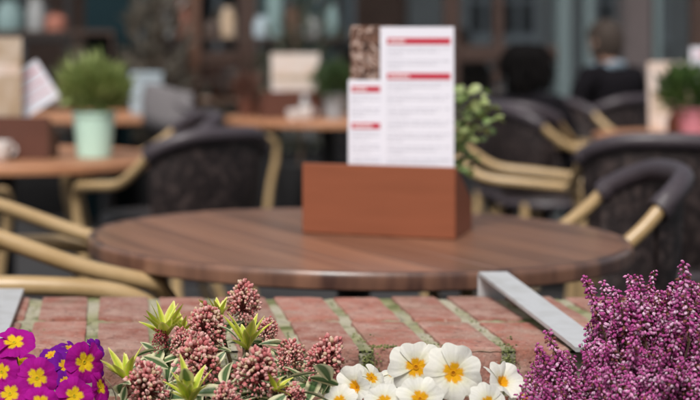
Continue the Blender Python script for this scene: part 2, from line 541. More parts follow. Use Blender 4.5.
# ------------------------------------------------------------------ round tables
def make_table(rad=.6, wood='wood_dark', planks=10, rz=0., edge='wood_edge'):
    t = empty('round_table')
    H, T = .75, .036
    ri = rad - .022
    wpl = 2 * ri / planks
    for i in range(planks):
        a, bq = -ri + i * wpl + .0016, -ri + (i + 1) * wpl - .0016
        a = max(a, -ri + .001); bq = min(bq, ri - .001)
        ys = [a + (bq - a) * q / 6 for q in range(7)]
        top = [(math.sqrt(max(0, ri * ri - y * y)), y) for y in ys]
        poly = top + [(-x, y) for x, y in reversed(top)]
        poly = [p for k, p in enumerate(poly) if k == 0 or (abs(p[0] - poly[k - 1][0]) + abs(p[1] - poly[k - 1][1])) > 1e-6]
        n_ = len(poly)
        cx = sum(p[0] for p in poly) / n_; cy = sum(p[1] for p in poly) / n_
        s_ = .9985
        V = [(x, y, H - .03) for x, y in poly] + [(x, y, H - .0012) for x, y in poly] + [(cx + (x - cx) * s_, cy + (y - cy) * (1 - .0025 / wpl * 2), H) for x, y in poly]
        F = [list(range(n_))[::-1], list(range(2 * n_, 3 * n_))]
        for lv in (0, n_):
            for k in range(n_):
                F.append((lv + k, lv + (k + 1) % n_, lv + n_ + (k + 1) % n_, lv + n_ + k))
        p = MB().add(V, F).build('plank', wood, t); p.rotation_euler = (0, 0, rz)
    MB().lathe([(ri, H - T), (ri, H - .001), (ri + .003, H + .0008), (rad - .005, H + .0005), (rad - .001, H - .004), (rad, H - .012), (rad - .001, H - T + .004),
                (rad - .006, H - T), (ri, H - T)], 96).build('edge_band', edge, t)
    MB().lathe([(.0, H - T - .02), (.30, H - T - .02), (.30, H - T + .004), (0, H - T + .004)], 32).build('under_plate', 'iron', t)
    MB().lathe([(0.038, .04), (.038, H - T - .015)], 16).build('pedestal', 'iron', t)
    MB().lathe([(0.0, 0), (.27, 0), (.27, .015), (.06, .045), (.038, .06), (0, .06)], 32).build('base', 'iron', t)
    return t
TC = Vector((.528, 3.6, 0))
table = make_table(rz=R(-70)); table.location = TC
tag(table, 'large round dark brown wooden table behind the brick wall carrying the menu box', 'table', 'round cafe tables')
warm = make_table(wood='wood_warm', rz=R(25), edge='wood_warm')
warm.location = (-.44, 6.22, 0)
tag(warm, 'orange brown round table at the left edge with the mint green plant pot', 'table', 'round cafe tables')
def other_table(loc, label):
    t = copy_tree(warm); t.location = loc; tag(t, label); return t
other_table((1.22, 9.35, 0), 'orange brown round table far behind the tall menu with cream card and cups')
other_table((2.86, 7.55, 0), 'orange brown round table at the right edge with the pink flower pot')
other_table((-.08, 9.85, 0), 'far round table behind the mint green pot with the pale blue box')

# ------------------------------------------------------------------ menu boxes and cards
def make_menu_box(wood):
    t = empty('menu_box')
    W_, HF, HB, D, T = .346, .158, .066, .225, .012
    MB().box(-W_ / 2, W_ / 2, 0, T, 0.0, HF, b=.0015).build('front_panel', wood, t)
    for sx in (-1, 1):
        x0 = sx * (W_ / 2 - T / 2 - .002)
        V = []
        for x in (x0 - T / 2, x0 + T / 2):
            V += [(x, T, 0), (x, D, 0), (x, D, HB), (x, T + .02, HF - .004), (x, T, HF - .004)]
        F = [(0, 1, 2, 3, 4)[::-1] if False else (4, 3, 2, 1, 0), (5, 6, 7, 8, 9)] + [(k, (k + 1) % 5, 5 + (k + 1) % 5, 5 + k) for k in range(5)]
        MB().add(V, F).build('side_panel', wood, t)
    MB().box(-W_ / 2 + T + .003, W_ / 2 - T - .003, D - T, D, 0.002, HB - .004, b=.001).build('back_panel', wood, t)
    MB().box(-W_ / 2 + T + .003, W_ / 2 - T - .003, T + .001, D - T - .001, .001, .012).build('bottom_panel', wood, t)
    MB().box(-W_ / 2 + T + .003, W_ / 2 - T - .003, .105, .113, .0125, .10).build('divider', wood, t)
    return t
BOXR = R(-22)
mbx = make_menu_box('box_wood'); mbx.location = (.577, 3.572, .7512); mbx.rotation_euler = (0, 0, BOXR)
tag(mbx, 'reddish brown wooden menu box with sloping side on the dark round table', 'menu box', 'wooden menu boxes')
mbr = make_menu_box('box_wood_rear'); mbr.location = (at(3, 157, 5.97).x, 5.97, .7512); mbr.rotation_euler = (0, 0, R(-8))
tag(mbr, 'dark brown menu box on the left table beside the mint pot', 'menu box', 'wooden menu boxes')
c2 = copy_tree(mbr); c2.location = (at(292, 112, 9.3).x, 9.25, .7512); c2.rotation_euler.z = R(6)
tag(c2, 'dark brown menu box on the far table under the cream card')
c3 = copy_tree(mbx); c3.location = (at(717, 140, 7.35).x, 7.35, .7512); c3.rotation_euler.z = R(-5)
tag(c3, 'orange brown menu box on the right table cut off by the picture edge')

def card(name, w_, h_, loc, rot, material, bars=(), lines=(), label='', seed=0, group=None, cat='menu card', thick=.003, blocks=()):
    r = random.Random(seed)
    t = tag(empty(name, loc), label, cat, group)
    t.rotation_euler = rot
    MB().box(-w_ / 2, w_ / 2, 0, thick, 0, h_).build('card_sheet', material, t)
    for (x0, x1, z0, z1) in bars:
        b = MB().box(x0, x1, -.0006, -.0001, z0, z1).build('heading_bar', 'red_print', t)
        q = MB(); x = x0 + .006
        for _ in range(r.randint(5, 8)):
            ww = r.uniform(.003, .0055)
            q.box(x, x + ww, -.0011, -.0008, z0 + (z1 - z0) * .28, z0 + (z1 - z0) * .72); x += ww + .0015
        q.build('heading_lettering', 'white_print', b)
    if lines:
        q = MB()
        for (x0, x1, ztop, zbot, step) in lines:
            z = ztop; k = 0
            while z > zbot:
                x = x0; end = x1 * r.uniform(.55, .95) + x0 * .0 if k % 3 != 2 else x0 + (x1 - x0) * r.uniform(.2, .5)
                while x < end:
                    ww = r.uniform(.003, .014)
                    q.box(x, min(x + ww, end), -.0006, -.0001, z - step * .28, z); x += ww + .003
                if k % 3 == 0 and r.random() < .8: q.box(x1 - .010, x1, -.0006, -.0001, z - step * .28, z)
                z -= step * (1 if k % 3 != 2 else 1.8); k += 1
        tag(q.build('printed_text', 'text_print', t), kind='stuff')
    for (x0, x1, z0, z1, mm) in blocks:
        MB().box(x0, x1, -.0006, -.0001, z0, z1).build('printed_block', mm, t)
    return t
# tall white menu: top at z 1.22
px = .00225
zt = .455
cb = .7638
tall = card('menu_card', .163, zt, (at(417, 26, 3.585).x, 3.585, cb), (R(-1.5), 0, R(-10)), 'paper',
     bars=[(-.066, .074, zt - .025 - .0145, zt - .025), (-.066, .074, zt - .104 - .0145, zt - .104)],
     lines=[(-.066, .072, zt - .047, zt - .096, .0075), (-.066, .072, zt - .126, zt - .33, .0075)],
     label='tall white printed menu card with two red heading bars in the menu box', seed=1, group='white menu cards')
h2 = .335
card('menu_card', .115, h2, (at(374, 79, 3.605).x, 3.607, cb), (R(-1.5), 0, R(-10)), 'paper',
     bars=[(-.050, .04, h2 - .014 - .0135, h2 - .014), (-.050, .04, h2 - .097 - .0135, h2 - .097)],
     lines=[(-.050, .04, h2 - .036, h2 - .09, .0075), (-.050, .04, h2 - .118, h2 - .22, .0075)],
     label='shorter white menu card with red bars left of the tall menu', seed=2, group='white menu cards')
card('photo_card', .10, .458, (at(373, 25, 3.625).x, 3.630, cb), (R(-1.5), 0, R(-10)), 'food_photo',
     label='dark brown and cream photo card behind the shorter white menu', cat='photo card')
# left table cards
card('menu_card', .165, .165, at(42, 108, 6.05), (R(-4), R(-33), R(4)), 'paper',
     bars=[(-.07, .07, .128, .138), (-.07, .07, .085, .092), (-.07, .07, .045, .051)], lines=[(-.07, .065, .12, .02, .012)],
     label='tilted white menu card with pink lines in the left dark box', seed=4, group='white menu cards')
card('picture_card', .20, .44, (at(-5, 60, 5.99).x, 6.00, .7645), (R(0), 0, R(-6)), 'tan_card',
     label='tan picture card standing in the left dark box', cat='picture card', blocks=[(-.09, .09, .3, .34, 'cream_card')])
# far table card
card('picture_card', .285, .36, (at(296, 85, 9.3).x, 9.31, .765), (R(-2), 0, R(6)), 'cream_card',
     label='cream picture card with tan stripe on the far table behind', cat='picture card',
     blocks=[(-.13, .13, .20, .235, 'tan_card'), (-.135, -.06, .02, .15, 'white_print')])
# right table cards
card('menu_card', .15, .40, (at(708, 40, 7.42).x, 7.42, .7645), (R(-2), 0, R(-5)), 'paper', bars=[(-.06, .06, .36, .374)], lines=[(-.06, .05, .34, .05, .01)],
     label='white menu card in the right box at the picture edge', seed=6, group='white menu cards')
card('picture_card', .23, .34, (at(672, 47, 7.9).x, 7.9, .7512), (R(-3), 0, R(4)), 'cream_card',
     label='cream picture card behind the plant in the pink pot', cat='picture card', blocks=[(-.10, .10, .08, .2, 'tan_card')])

# ------------------------------------------------------------------ potted plants
def leaf_mesh(L=.06, W=.02, nu=7, nv=5, fold=.25, curl=.3, c_mid=(.05, .11, .03), c_edge=None, rib=None, edge_at=.72, r=None, point=1.0, wave=0., name='leaf', material='leaf'):
    V = []; F = []; C = []
    for i in range(nu):
        u = i / (nu - 1)
        wd = W / 2 * (math.sin(math.pi * min(1, (u * .93 + .05)) ** .85) ** point) + .0004
        for j in range(nv):
            v = -1 + 2 * j / (nv - 1)
            y = v * wd
            z = -curl * L * u * u + fold * abs(v) * wd + wave * L * math.sin(u * 13 + v * 3) * abs(v)
            V.append((L * u * math.cos(curl * u * .6), y, z))
            c = c_mid
            if rib and abs(v) < .2: c = rib
            if c_edge and (abs(v) > edge_at or u > .93): c = c_edge
            C.append(c)
    for i in range(nu - 1):
        for j in range(nv - 1):
            a = i * nv + j; F.append((a, a + nv, a + nv + 1, a + 1))
    return MB().add(V, F, C, 0, True).mesh(name, material)

def pot(root, r0, r1, h, material):
    MB().lathe([(0, .001), (r0, .001), (r1, h), (r1 + .004, h + .001), (r1 + .004, h - .012), (r1 - .004, h - .012), (r1 - .008, h - .014), (0, h - .016)], 28).build('pot', material, root)
def foliage(root, ctr, rad, n, ls, lw, cols, seed, up=.8):
    r = random.Random(seed); b = MB()
    for i in range(n):
        d = Vector((r.gauss(0, 1), r.gauss(0, 1), r.gauss(0, 1))).normalized()
        q = r.random() ** .45
        p = Vector(ctr) + Vector((d.x * rad[0], d.y * rad[1], d.z * rad[2])) * q
        ax = (d + Vector((0, 0, up)) + Vector((r.gauss(0, .4), r.gauss(0, .4), r.gauss(0, .4)))).normalized()
        side = ax.cross(Vector((r.gauss(0, 1), r.gauss(0, 1), r.gauss(0, 1)))).normalized()
        l_ = ls * r.uniform(.6, 1.3); w_ = lw * r.uniform(.7, 1.2)
        c = mixc(cols[0], cols[1], r.random())
        nn = side.cross(ax) * l_ * .12
        b.add([p, p + ax * l_ * .5 + side * w_ / 2 + nn, p + ax * l_, p + ax * l_ * .5 - side * w_ / 2 + nn], [(0, 1, 2), (0, 2, 3)], c)
    return tag(b.build('foliage', 'foliage', root), kind='stuff')
pp = tag(empty('potted_plant', (at(94, 157, 6.08).x, 6.08, .7512)), 'bushy light green herb in a mint green pot on the left table', 'potted plant', 'potted plants on tables')
pot(pp, .066, .081, .17, 'green_pot')
foliage(pp, (0, 0, .262), (.125, .115, .085), 2000, .040, .008, ((.16, .24, .05), (.46, .52, .20)), 1)
foliage(pp, (0, 0, .26), (.115, .105, .08), 260, .085, .008, ((.22, .30, .08), (.50, .56, .24)), 11, 1.1)
p2 = tag(empty('potted_plant', (at(334, 112, 9.2).x, 9.2, .7512)), 'dark green plant in a pale grey pot left of the short menu', 'potted plant', 'potted plants on tables')
pot(p2, .05, .062, .14, 'grey_pot')
foliage(p2, (0, 0, .21), (.11, .11, .10), 500, .05, .016, ((.02, .05, .015), (.09, .15, .05)), 2)
p3 = tag(empty('potted_plant', (at(679, 135, 7.5).x, 7.32, .7512)), 'green plant in a pink pot on the right table', 'potted plant', 'potted plants on tables')
pot(p3, .05, .075, .135, 'pink_pot')
foliage(p3, (-.02, 0, .22), (.12, .11, .10), 500, .06, .022, ((.02, .06, .015), (.12, .20, .05)), 3)
p4 = tag(empty('small_pot', (at(229, 80, 9.3).x + .12, 9.5, .7512)), 'small dark brown pot with sprigs at the left of the far table', 'potted plant', 'potted plants on tables')
pot(p4, .045, .06, .12, 'box_wood_rear')
foliage(p4, (0, 0, .17), (.08, .08, .07), 200, .05, .016, ((.10, .06, .04), (.28, .13, .10)), 4)
# leafy plant inside the main menu box
p5 = tag(empty('potted_plant', tuple(Vector((.577, 3.572, .7638)) + Matrix.Rotation(BOXR, 3, 'Z') @ Vector((.075, .165, 0)))),
         'light green trailing plant behind the tall menu in the box', 'potted plant', 'potted plants on tables')
pot(p5, .034, .042, .095, 'terra_pot')
lm = [leaf_mesh(.027, .019, 6, 5, .2, .35, c_mid=c, rib=(.38, .44, .2), point=.8) for c in ((.24, .36, .10), (.34, .46, .15), (.48, .56, .24), (.13, .24, .06))]
r5 = random.Random(12); st = MB()
base5 = p5.location
tips = [(470, 95), (485, 90), (497, 120), (488, 128), (462, 105), (478, 112), (470, 130), (484, 140), (466, 148), (476, 160), (462, 128), (494, 108), (459, 92), (472, 170), (463, 165), (481, 103)]
for tx, ty in tips:
    tip = at(tx - 2, ty, 3.70 + r5.uniform(-.05, .06)) - base5
    b0 = Vector((r5.uniform(-.02, .02), r5.uniform(-.02, .02), .09))
    mid = (b0 + tip) / 2 + Vector((r5.uniform(-.01, .02), r5.uniform(-.02, .02), .03))
    pts = catmull([b0, mid, tip], 4)
    st.tube(pts, .0012, 5, (.16, .2, .06))
    for k in range(9):
        q = pts[min(len(pts) - 1, 2 + k % 7)] if k < 7 else tip + Vector((r5.gauss(0, .006), 0, r5.gauss(0, .006)))
        dr = Vector((r5.gauss(0, 1), r5.gauss(0, 1) - .4, r5.gauss(.3, .6))).normalized()
        M = Matrix.Translation(q) @ dr.to_track_quat('X', 'Z').to_matrix().to_4x4() @ Matrix.Rotation(r5.uniform(-1, 1), 4, 'X')
        link('leaf', r5.choice(lm), p5, M=M @ Matrix.Scale(r5.uniform(.7, 1.25), 4))
st.build('stems', 'leaf', p5)

# cups and small things on tables
def cup(loc, label, s=1.):
    t = tag(empty('cup', loc), label, 'cup', 'white cups')
    MB().lathe([(0, .002), (.022 * s, .002), (.036 * s, .03 * s), (.04 * s, .07 * s), (.037 * s, .07 * s), (.032 * s, .03 * s), (0, .008)], 20).build('bowl', 'white_china', t)
    a = [(.036 * s + .018 * s * math.sin(q), 0, .038 * s + .018 * s * math.cos(q)) for q in [k * math.pi / 8 for k in range(9)]]
    MB().tube(a, .004 * s, 6).build('handle', 'white_china', t)
cup((at(3, 157, 6.0).x, 5.92, .7512), 'white cup at the left picture edge on the left table', 1.0)
cup((at(304, 100, 9.1).x, 9.05, .7512), 'white cup in front of the far dark menu box', 1.1)
cup((at(292, 112, 9.0).x, 8.95, .7512), 'second white cup near the edge of the far table', .9)
cn = tag(empty('salt_shaker', (at(306, 95, 9.1).x, 9.16, .7512)), 'small pale shaker beside the far dark menu box', 'shaker')
MB().lathe([(0, .001), (.022, .001), (.024, .08), (.018, .1), (0, .1)], 16).build('body', 'jar_white', cn)
MB().lathe([(.019, .1), (.02, .125), (.012, .135), (0, .136)], 16).build('cap', 'steel', cn)
bb = tag(empty('storage_box', (at(146, 100, 9.8).x, 9.78, .7512)), 'pale blue box on the far table behind the mint pot', 'box')
MB().box(-.095, .095, -.07, .07, 0, .22, b=.004).build('body', 'pale_blue', bb)
MB().box(-.10, .10, -.075, .075, .2205, .255, b=.004).build('lid', 'pale_blue', bb)

# ------------------------------------------------------------------ bistro chairs
def make_chair(extra_rail=False, half=None):
    t = empty('bistro_chair')
    half = half or [(-.245, 0, .875), (-.225, .135, .868), (-.15, .225, .825), (-.07, .25, .755), (.02, .26, .702), (.16, .26, .686), (.31, .235, .672)]
    full = [(x, -y, z) for x, y, z in half[::-1]] + half[1:]
    path = catmull(full, 6)
    i0 = (len(half) - 3) * 6 - 1; i1 = len(path) - 1 - i0
    MB().tube(path[i0:i1 + 1], .028, 10).build('back_hoop', 'weave_wrap', t)
    for s_, seg in ((-1, path[:i0 + 1][::-1]), (1, path[i1:])):
        end = seg[-1]
        drop = catmull([seg[-1], (max(.355, end.x + .03), s_ * .22, .635), (.36, s_ * .21, .55)], 5)
        MB().tube(list(seg) + drop[1:], .0180, 9).build('arm_rail', 'bamboo', t)
        MB().tube(catmull([(.36, s_ * .21, .548), (.33, s_ * .2, .40), (.31, s_ * .2, .2), (.325, s_ * .21, 0)], 5), .0185, 8).build('leg', 'bamboo', t)
        MB().tube(catmull([(-.17, s_ * .155, .445), (-.18, s_ * .158, .33), (-.22, s_ * .165, .18), (-.29, s_ * .19, 0)], 5), .0185, 8).build('leg', 'bamboo', t)
        MB().tube([seg[0] + (seg[1] - seg[0]) * q for q in (-.9, .9)], .031, 10).build('binding', 'weave_wrap', t)
        if extra_rail:
            MB().tube(catmull([(-.2, s_ * .26, .69), (-.08, s_ * .325, .70), (.08, s_ * .345, .702), (.24, s_ * .34, .685), (.33, s_ * .31, .63), (.36, s_ * .26, .55)], 5), .020, 9).build('side_rail', 'bamboo', t)
    # woven back shell between hoop and seat
    V = []; F = []; nv = 9
    seg = path[i0 - 1:i1 + 2]; n_ = len(seg)
    for off in (0, .012):
        for i, p in enumerate(seg):
            a = math.atan2(p.y, -p.x - 0.02 + .0)
            lo = Vector((-.20 * math.cos(a * .9), .215 * math.sin(a * .9), .47))
            for j in range(nv):
                q = j / (nv - 1)
                pt = lo.lerp(p, q); out = Vector((pt.x, pt.y, 0)).normalized()
                V.append(pt + out * (.02 * math.sin(math.pi * q) - off))
    b_ = n_ * nv
    for i in range(n_ - 1):
        for j in range(nv - 1):
            a = i * nv + j
            F.append((a, a + 1, a + nv + 1, a + nv)); F.append((b_ + a, b_ + a + nv, b_ + a + nv + 1, b_ + a + 1))
    MB().add(V, F, smooth=True).build('backrest', 'weave', t)
    MB().lathe([(0, .445), (.215, .445), (.228, .455), (.222, .468), (.19, .47), (0, .46)], 32).build('seat', 'weave', t)
    ring = [(.228 * math.cos(a), .228 * math.sin(a), .44) for a in [2 * math.pi * k / 32 for k in range(33)]]
    MB().tube(ring, .017, 8, caps=False).build('seat_rim', 'weave_wrap', t)
    ring = [(.02 + .285 * math.cos(a), .19 * math.sin(a), .2) for a in [2 * math.pi * k / 32 for k in range(33)]]
    MB().tube(ring, .011, 7, caps=False).build('stretcher', 'weave_wrap', t)
    return t
chair0 = make_chair(True, [(-.27, 0, .895), (-.25, .14, .885), (-.175, .245, .85), (0, .285, .79), (.17, .285, .73), (.32, .26, .692)])
def put(ch, x, y, deg, label):
    ch.location = (x, y, 0); ch.rotation_euler = (0, 0, R(deg))
    return tag(ch, label, 'chair', 'rattan bistro chairs')
put(chair0, -.25, 3.50, 2, 'bamboo armed chair at left of the dark table, only its arms in the picture')
chair1 = make_chair(False)
chair_d = copy_tree(chair1); chair_d.scale = (.88, .88, 1)
put(chair_d, 1.10, 3.80, 180, 'dark woven bistro chair at the right end of the dark round table')
def more(x, y, deg, label): return put(copy_tree(chair1), x, y, deg, label)
put(chair1, 1.76, 5.26, 78, 'wide dark woven chair behind the chair at right of the dark table, back turned')
more(1.37, 5.98, -18, 'chair behind the leafy plant, its two bamboo arms pointing right')
more(.225, 5.58, 124, 'dark woven chair behind the dark table at left, its curved back to the camera')
more(.16, 6.75, 190, 'dark chair partly hidden behind the left dark woven chair')
more(2.02, 7.55, 8, 'far dark chair left of the right table beside the person in black')
more(2.40, 8.35, -60, 'farthest dark chair behind the right table')
kc = more(.44, 8.75, 20, 'far dark chair with a pale grey throw over its back')
more(-.75, 5.35, 60, 'chair in front of the left table at the picture edge')
more(1.95, 9.6, 200, 'dark chair at the right side of the far table')

# throw over the far chair
th = MB(); V = []; F = []
rt = random.Random(9)
for i in range(15):
    a = -1.1 + 2.2 * i / 14
    for j in range(9):
        q = j / 8; s_ = (q - .5) * 2
        rr = .275 + .045 * (1 if s_ > 0 else -1) * min(1, abs(s_) * 3) + rt.uniform(-.004, .004)
        zz = .965 - .04 * abs(a) - max(0, abs(s_) - .25) * .30
        V.append((-rr * math.cos(a), rr * .85 * math.sin(a), zz))
for i in range(14):
    for j in range(8):
        p = i * 9 + j; F.append((p, p + 9, p + 10, p + 1))
tho = th.add(V, F, smooth=True).build('throw_blanket', 'throw', None, (.44, 8.75, 0)); tho.rotation_euler = (0, 0, R(20))
sm = tho.modifiers.new('s', 'SOLIDIFY'); sm.thickness = .012
tag(tho, 'pale grey throw blanket draped over a far chair back', 'blanket')

# ------------------------------------------------------------------ people (far, out of focus)
def person(name, loc, rz, label, hair, lean=.0, scarf=None, long_hair=False):
    root = tag(empty(name, loc, rz), label, 'person')
    hx = lean                              # head leans forward along +X
    b = MB()
    E = b.ellipsoid
    b.tube(catmull([(-.06, 0, .50), (-.05, 0, .62), (hx * .4 - .04, 0, .78), (hx * .8 - .04, 0, .96), (hx - .03, 0, 1.03)], 4),
           [.150, .155, .152, .148, .145, .142, .142, .145, .150, .155, .162, .165, .165, .155, .13, .10, .07], 16)
    for s_ in (-1, 1):
        b.tube([(hx - .04, s_ * .05, 1.0), (hx - .04, s_ * .17, .985), (hx - .03, s_ * .205, .93)], [.075, .078, .062], 10)
        b.tube(catmull([(hx - .03, s_ * .20, .95), (.04, s_ * .25, .70), (.16, s_ * .24, .70), (.30, s_ * .12, .80)], 4), [.062, .060, .057, .054, .052, .05, .048, .046, .043, .040, .037, .034, .030], 10)
        # hand: palm and five fingers slightly curled
        b.ellipsoid((.335, s_ * .10, .81), (.042, .036, .018), 8, 6)
        for k in range(4):
            y0 = s_ * (.10 + (-.025 + .0165 * k))
            ln = (.058, .066, .062, .05)[k]
            b.tube([(.36, y0, .812), (.36 + ln * .6, y0, .81), (.36 + ln, y0, .79)], [.0095, .009, .0075], 6)
        b.tube([(.32, s_ * .065, .81), (.345, s_ * .045, .808), (.37, s_ * .04, .80)], [.011, .010, .008], 6)
        b.tube(catmull([(-.04, s_ * .09, .53), (.18, s_ * .10, .545), (.40, s_ * .11, .53)], 4), [.095, .095, .093, .088, .084, .078, .072, .068, .064], 12)
        b.tube(catmull([(.40, s_ * .11, .53), (.42, s_ * .11, .32), (.40, s_ * .11, .09)], 4), [.066, .064, .062, .06, .056, .05, .045, .04, .038], 10)
        b.tube([(.37, s_ * .11, .045), (.45, s_ * .12, .045), (.55, s_ * .13, .032)], [.042, .045, .028], 10)
    b.tube([(hx - .03, 0, 1.0), (hx - .01, 0, 1.12)], [.058, .055], 12)
    hc = Vector((hx + .01, 0, 1.19))
    b.ellipsoid(hc, (.095, .075, .115), 16, 12)
    b.ellipsoid(hc + Vector((.03, 0, -.06)), (.062, .052, .05), 12, 8)
    b.tube([hc + Vector((.090, 0, .012)), hc + Vector((.112, 0, -.022)), hc + Vector((.092, 0, -.03))], [.009, .014, .010], 8)
    for s_ in (-1, 1):
        b.ellipsoid(hc + Vector((-.005, s_ * .076, -.005)), (.02, .010, .03), 8, 6)
        b.ellipsoid(hc + Vector((.085, s_ * .032, .02)), (.012, .016, .008), 8, 6)
    b.ellipsoid(hc + Vector((.088, 0, -.058)), (.012, .024, .008), 8, 6)
    me = b.mesh('body', ['cloth_black', 'skin'])
    tmp = bpy.data.objects.new('tmp', me); col.objects.link(tmp)
    rm = tmp.modifiers.new('r', 'REMESH'); rm.mode = 'VOXEL'; rm.voxel_size = .0075; rm.use_smooth_shade = True
    dg = bpy.context.evaluated_depsgraph_get()
    nm = bpy.data.meshes.new_from_object(tmp.evaluated_get(dg))
    bpy.data.objects.remove(tmp)
    nm.materials.clear(); nm.materials.append(MATS['cloth_black']); nm.materials.append(MATS['skin'])
    for p in nm.polygons:
        c = p.center
        p.material_index = 1 if (c.z > 1.085 and (c - hc).length < .2) or (c.x > .305 and c.z > .77 and abs(c.y) < .17) else 0
        p.use_smooth = True
    nm.name = 'body'
    link('body', nm, root)
    h_ = MB()
    for k in range(260):
        r_ = rng
        a = r_.uniform(-math.pi, math.pi); ph = r_.uniform(-.35, 1.5)
        d = Vector((math.cos(ph) * math.cos(a), math.cos(ph) * math.sin(a), math.sin(ph)))
        if d.x > .35 and d.z < .55: continue
        p = hc + Vector((d.x * .094, d.y * .078, d.z * .116))
        dn = Vector((d.x * .2 - .1, d.y * .25, -1 if long_hair else -.55))
        dn = (dn - d * dn.dot(d)).normalized()
        ln = .12 if long_hair else .05
        h_.tube([p, p + d * .008 + dn * ln * .5, p + d * .002 + dn * ln + Vector((0, 0, -ln * .3))], [.007, .008, .003], 5)
    h_.ellipsoid(hc + Vector((-.018, 0, .022)), (.093, .085, .108), 14, 10)
    h_.build('hair', hair, root)
    if scarf:
        h_ = MB(); h_.tube([(hx - .02 + .078 * math.cos(a), .078 * math.sin(a), 1.055 + .012 * math.cos(a * 2)) for a in [2 * math.pi * k / 20 for k in range(21)]], .022, 8, caps=False)
        h_.build('scarf', scarf, root)
    return root
more(2.02, 8.02, 52, 'dark chair under the person with black hair')
person('person', (2.02, 8.02, -.13), R(52), 'seated person in black clothes with black hair, seen from behind', 'hair_black', .05, None, True)
more(2.76, 9.02, 118, 'far dark chair under the person with pale blue scarf')
person('person', (2.76, 9.02, 0), R(118), 'seated far person in black coat with pale blue scarf and brown hair', 'hair_grey', .02, 'cloth_blue')

# ------------------------------------------------------------------ cafe front
FY = 11.0
cafe = tag(empty('cafe_front', (1.5, FY, 0)), 'glazed cafe front with dark teal pillar and brown timber window frames', 'building')
def fx(p, d=FY): return (p - PX) * d / FPX - 1.5
def fpart(name, material, x0, x1, z0, z1, y0=-.04, y1=.04, b=.006):
    return MB().box(x0, x1, y0, y1, z0, z1, b=b).build(name, material, cafe)
fpart('pillar', 'teal_paint', fx(85, 10.75), fx(131, 10.75), 0, 3, -.27, .08)
fpart('pier', 'mauve_render', fx(163), fx(186), 0, 3, -.10, .10)
fpart('mullion', 'tan_frame', fx(187), fx(200), 0, 3)
fpart('mullion', 'brown_frame', fx(238), fx(256), 0, 3)
fpart('mullion', 'brown_frame', fx(443), fx(459), 0, 3)
fpart('mullion', 'brown_frame', fx(493), fx(503), .9, 3, -.03, .03)
fpart('mullion', 'grey_teal', fx(556), fx(569), 0, 3, -.06, .06)
fpart('mullion', 'grey_teal', fx(583), fx(592), 0, 3, -.06, .06)
fpart('pier', 'mauve_render', fx(620), fx(646), 0, 3, -.12, .10)
fpart('mullion', 'grey_teal', fx(652), fx(660), 0, 3)
fpart('mullion', 'brown_frame', fx(690), fx(712), 0, 3)
fpart('mullion', 'dark_frame', fx(64), fx(72), 0, 3)
fpart('mullion', 'dark_frame', fx(-70), fx(-58), 0, 3)
fpart('mullion', 'dark_frame', fx(336), fx(343), 0, 3)
fpart('transom', 'brown_frame', fx(459) + .001, fx(556) - .001, 1.055, 1.165, -.05, .05)
fpart('transom', 'brown_frame', fx(200) + .001, fx(238) - .001, 1.02, 1.13, -.05, .05)
fpart('transom', 'dark_frame', fx(-58) + .001, fx(64) - .001, 1.19, 1.25, -.05, .05)
fpart('stall_riser', 'dark_frame', fx(-70), fx(85, 10.75), 0, .5, .045, .10)
fpart('stall_riser', 'dark_frame', fx(131, 10.75), fx(556), 0, .5, .045, .10)
fpart('fascia', 'dark_frame', fx(-300), fx(1000), 3.002, 3.6, -.15, .15)
fpart('side_wall', 'mauve_render', fx(-420), fx(-71), 0, 3, -.05, .05)
fpart('side_wall', 'mauve_render', fx(713), fx(1100), 0, 3, -.05, .05)
def pane(p0, p1, z0, z1, y=0):
    MB().box(fx(p0), fx(p1), y - .003, y + .003, z0, z1).build('pane', 'window_glass', cafe)
for p0, p1, z0, z1 in ((-58, 64, .52, 1.188), (-58, 64, 1.252, 2.99), (72, 85, .52, 2.99), (131.5, 163, .52, 2.99), (200, 238, .52, 1.018), (200, 238, 1.132, 2.99), (256, 336, .52, 2.99), (343, 443, .52, 2.99),
                       (459, 493, 1.167, 2.99), (503, 556, 1.167, 2.99), (459, 556, .52, 1.053), (569, 583, .02, 2.99), (592, 620, .02, 2.99), (660, 690, .02, 2.99)):
    pane(p0, p1, z0, z1)
# interior seen through the glass
MB().box(-5, 5, 2.2, 2.3, 0, 3.4).build('interior_wall', 'interior', cafe)
MB().box(-5, 5, .16, 2.2, -.1, .006).build('interior_floor', 'shelf_wood', cafe)
MB().box(-5, 5, .16, 2.3, 3.41, 3.5).build('interior_ceiling', 'interior', cafe)
sh = tag(empty('display_shelf', ((20 - PX) * 10.55 / FPX, 10.6, 0)), 'dark wooden shelf with jars against the left window', 'shelf')
for z in (.6, 1.24):
    MB().box(-.75, .62, -.15, .15, z, z + .03, b=.002).build('shelf_board', 'shelf_wood', sh)
for x in (-.74, .60):
    MB().box(x, x + .02, -.148, .148, 0, 1.239 if x < 0 else 1.239).build('upright', 'shelf_wood', sh)
def jar(p, y, h, r_, material, label):
    o = MB().lathe([(0, 0), (r_, .0), (r_ * 1.05, h * .6), (r_ * .7, h * .85), (r_ * .75, h), (0, h)], 18).build('jar', material, None, ((p - PX) * 10.6 / FPX, 10.6, y))
    tag(o, label, 'jar', 'jars on the display shelf')
jar(9, 1.2705, .20, .085, 'jar_teal', 'pale teal jar on the dark shelf against the left window')
jar(36, 1.2705, .22, .06, 'jar_white', 'pale grey jar on the dark shelf against the left window')
jar(56, 1.2705, .11, .07, 'terra_pot', 'small orange red pot on the dark shelf against the left window')
ws = tag(empty('wall_shelf', ((262 - PX) * 10.6 / FPX, 10.6, 1.20)), 'dark wall shelf with jars on the cafe front above the far table', 'shelf')
MB().box(-.75, .62, -.12, .12, 0, .025, b=.002).build('shelf_board', 'shelf_wood', ws)
for x in (-.56, .1, .5): MB().box(x, x + .03, -.10, .355, -.06, -.001).build('bracket', 'dark_frame', ws)
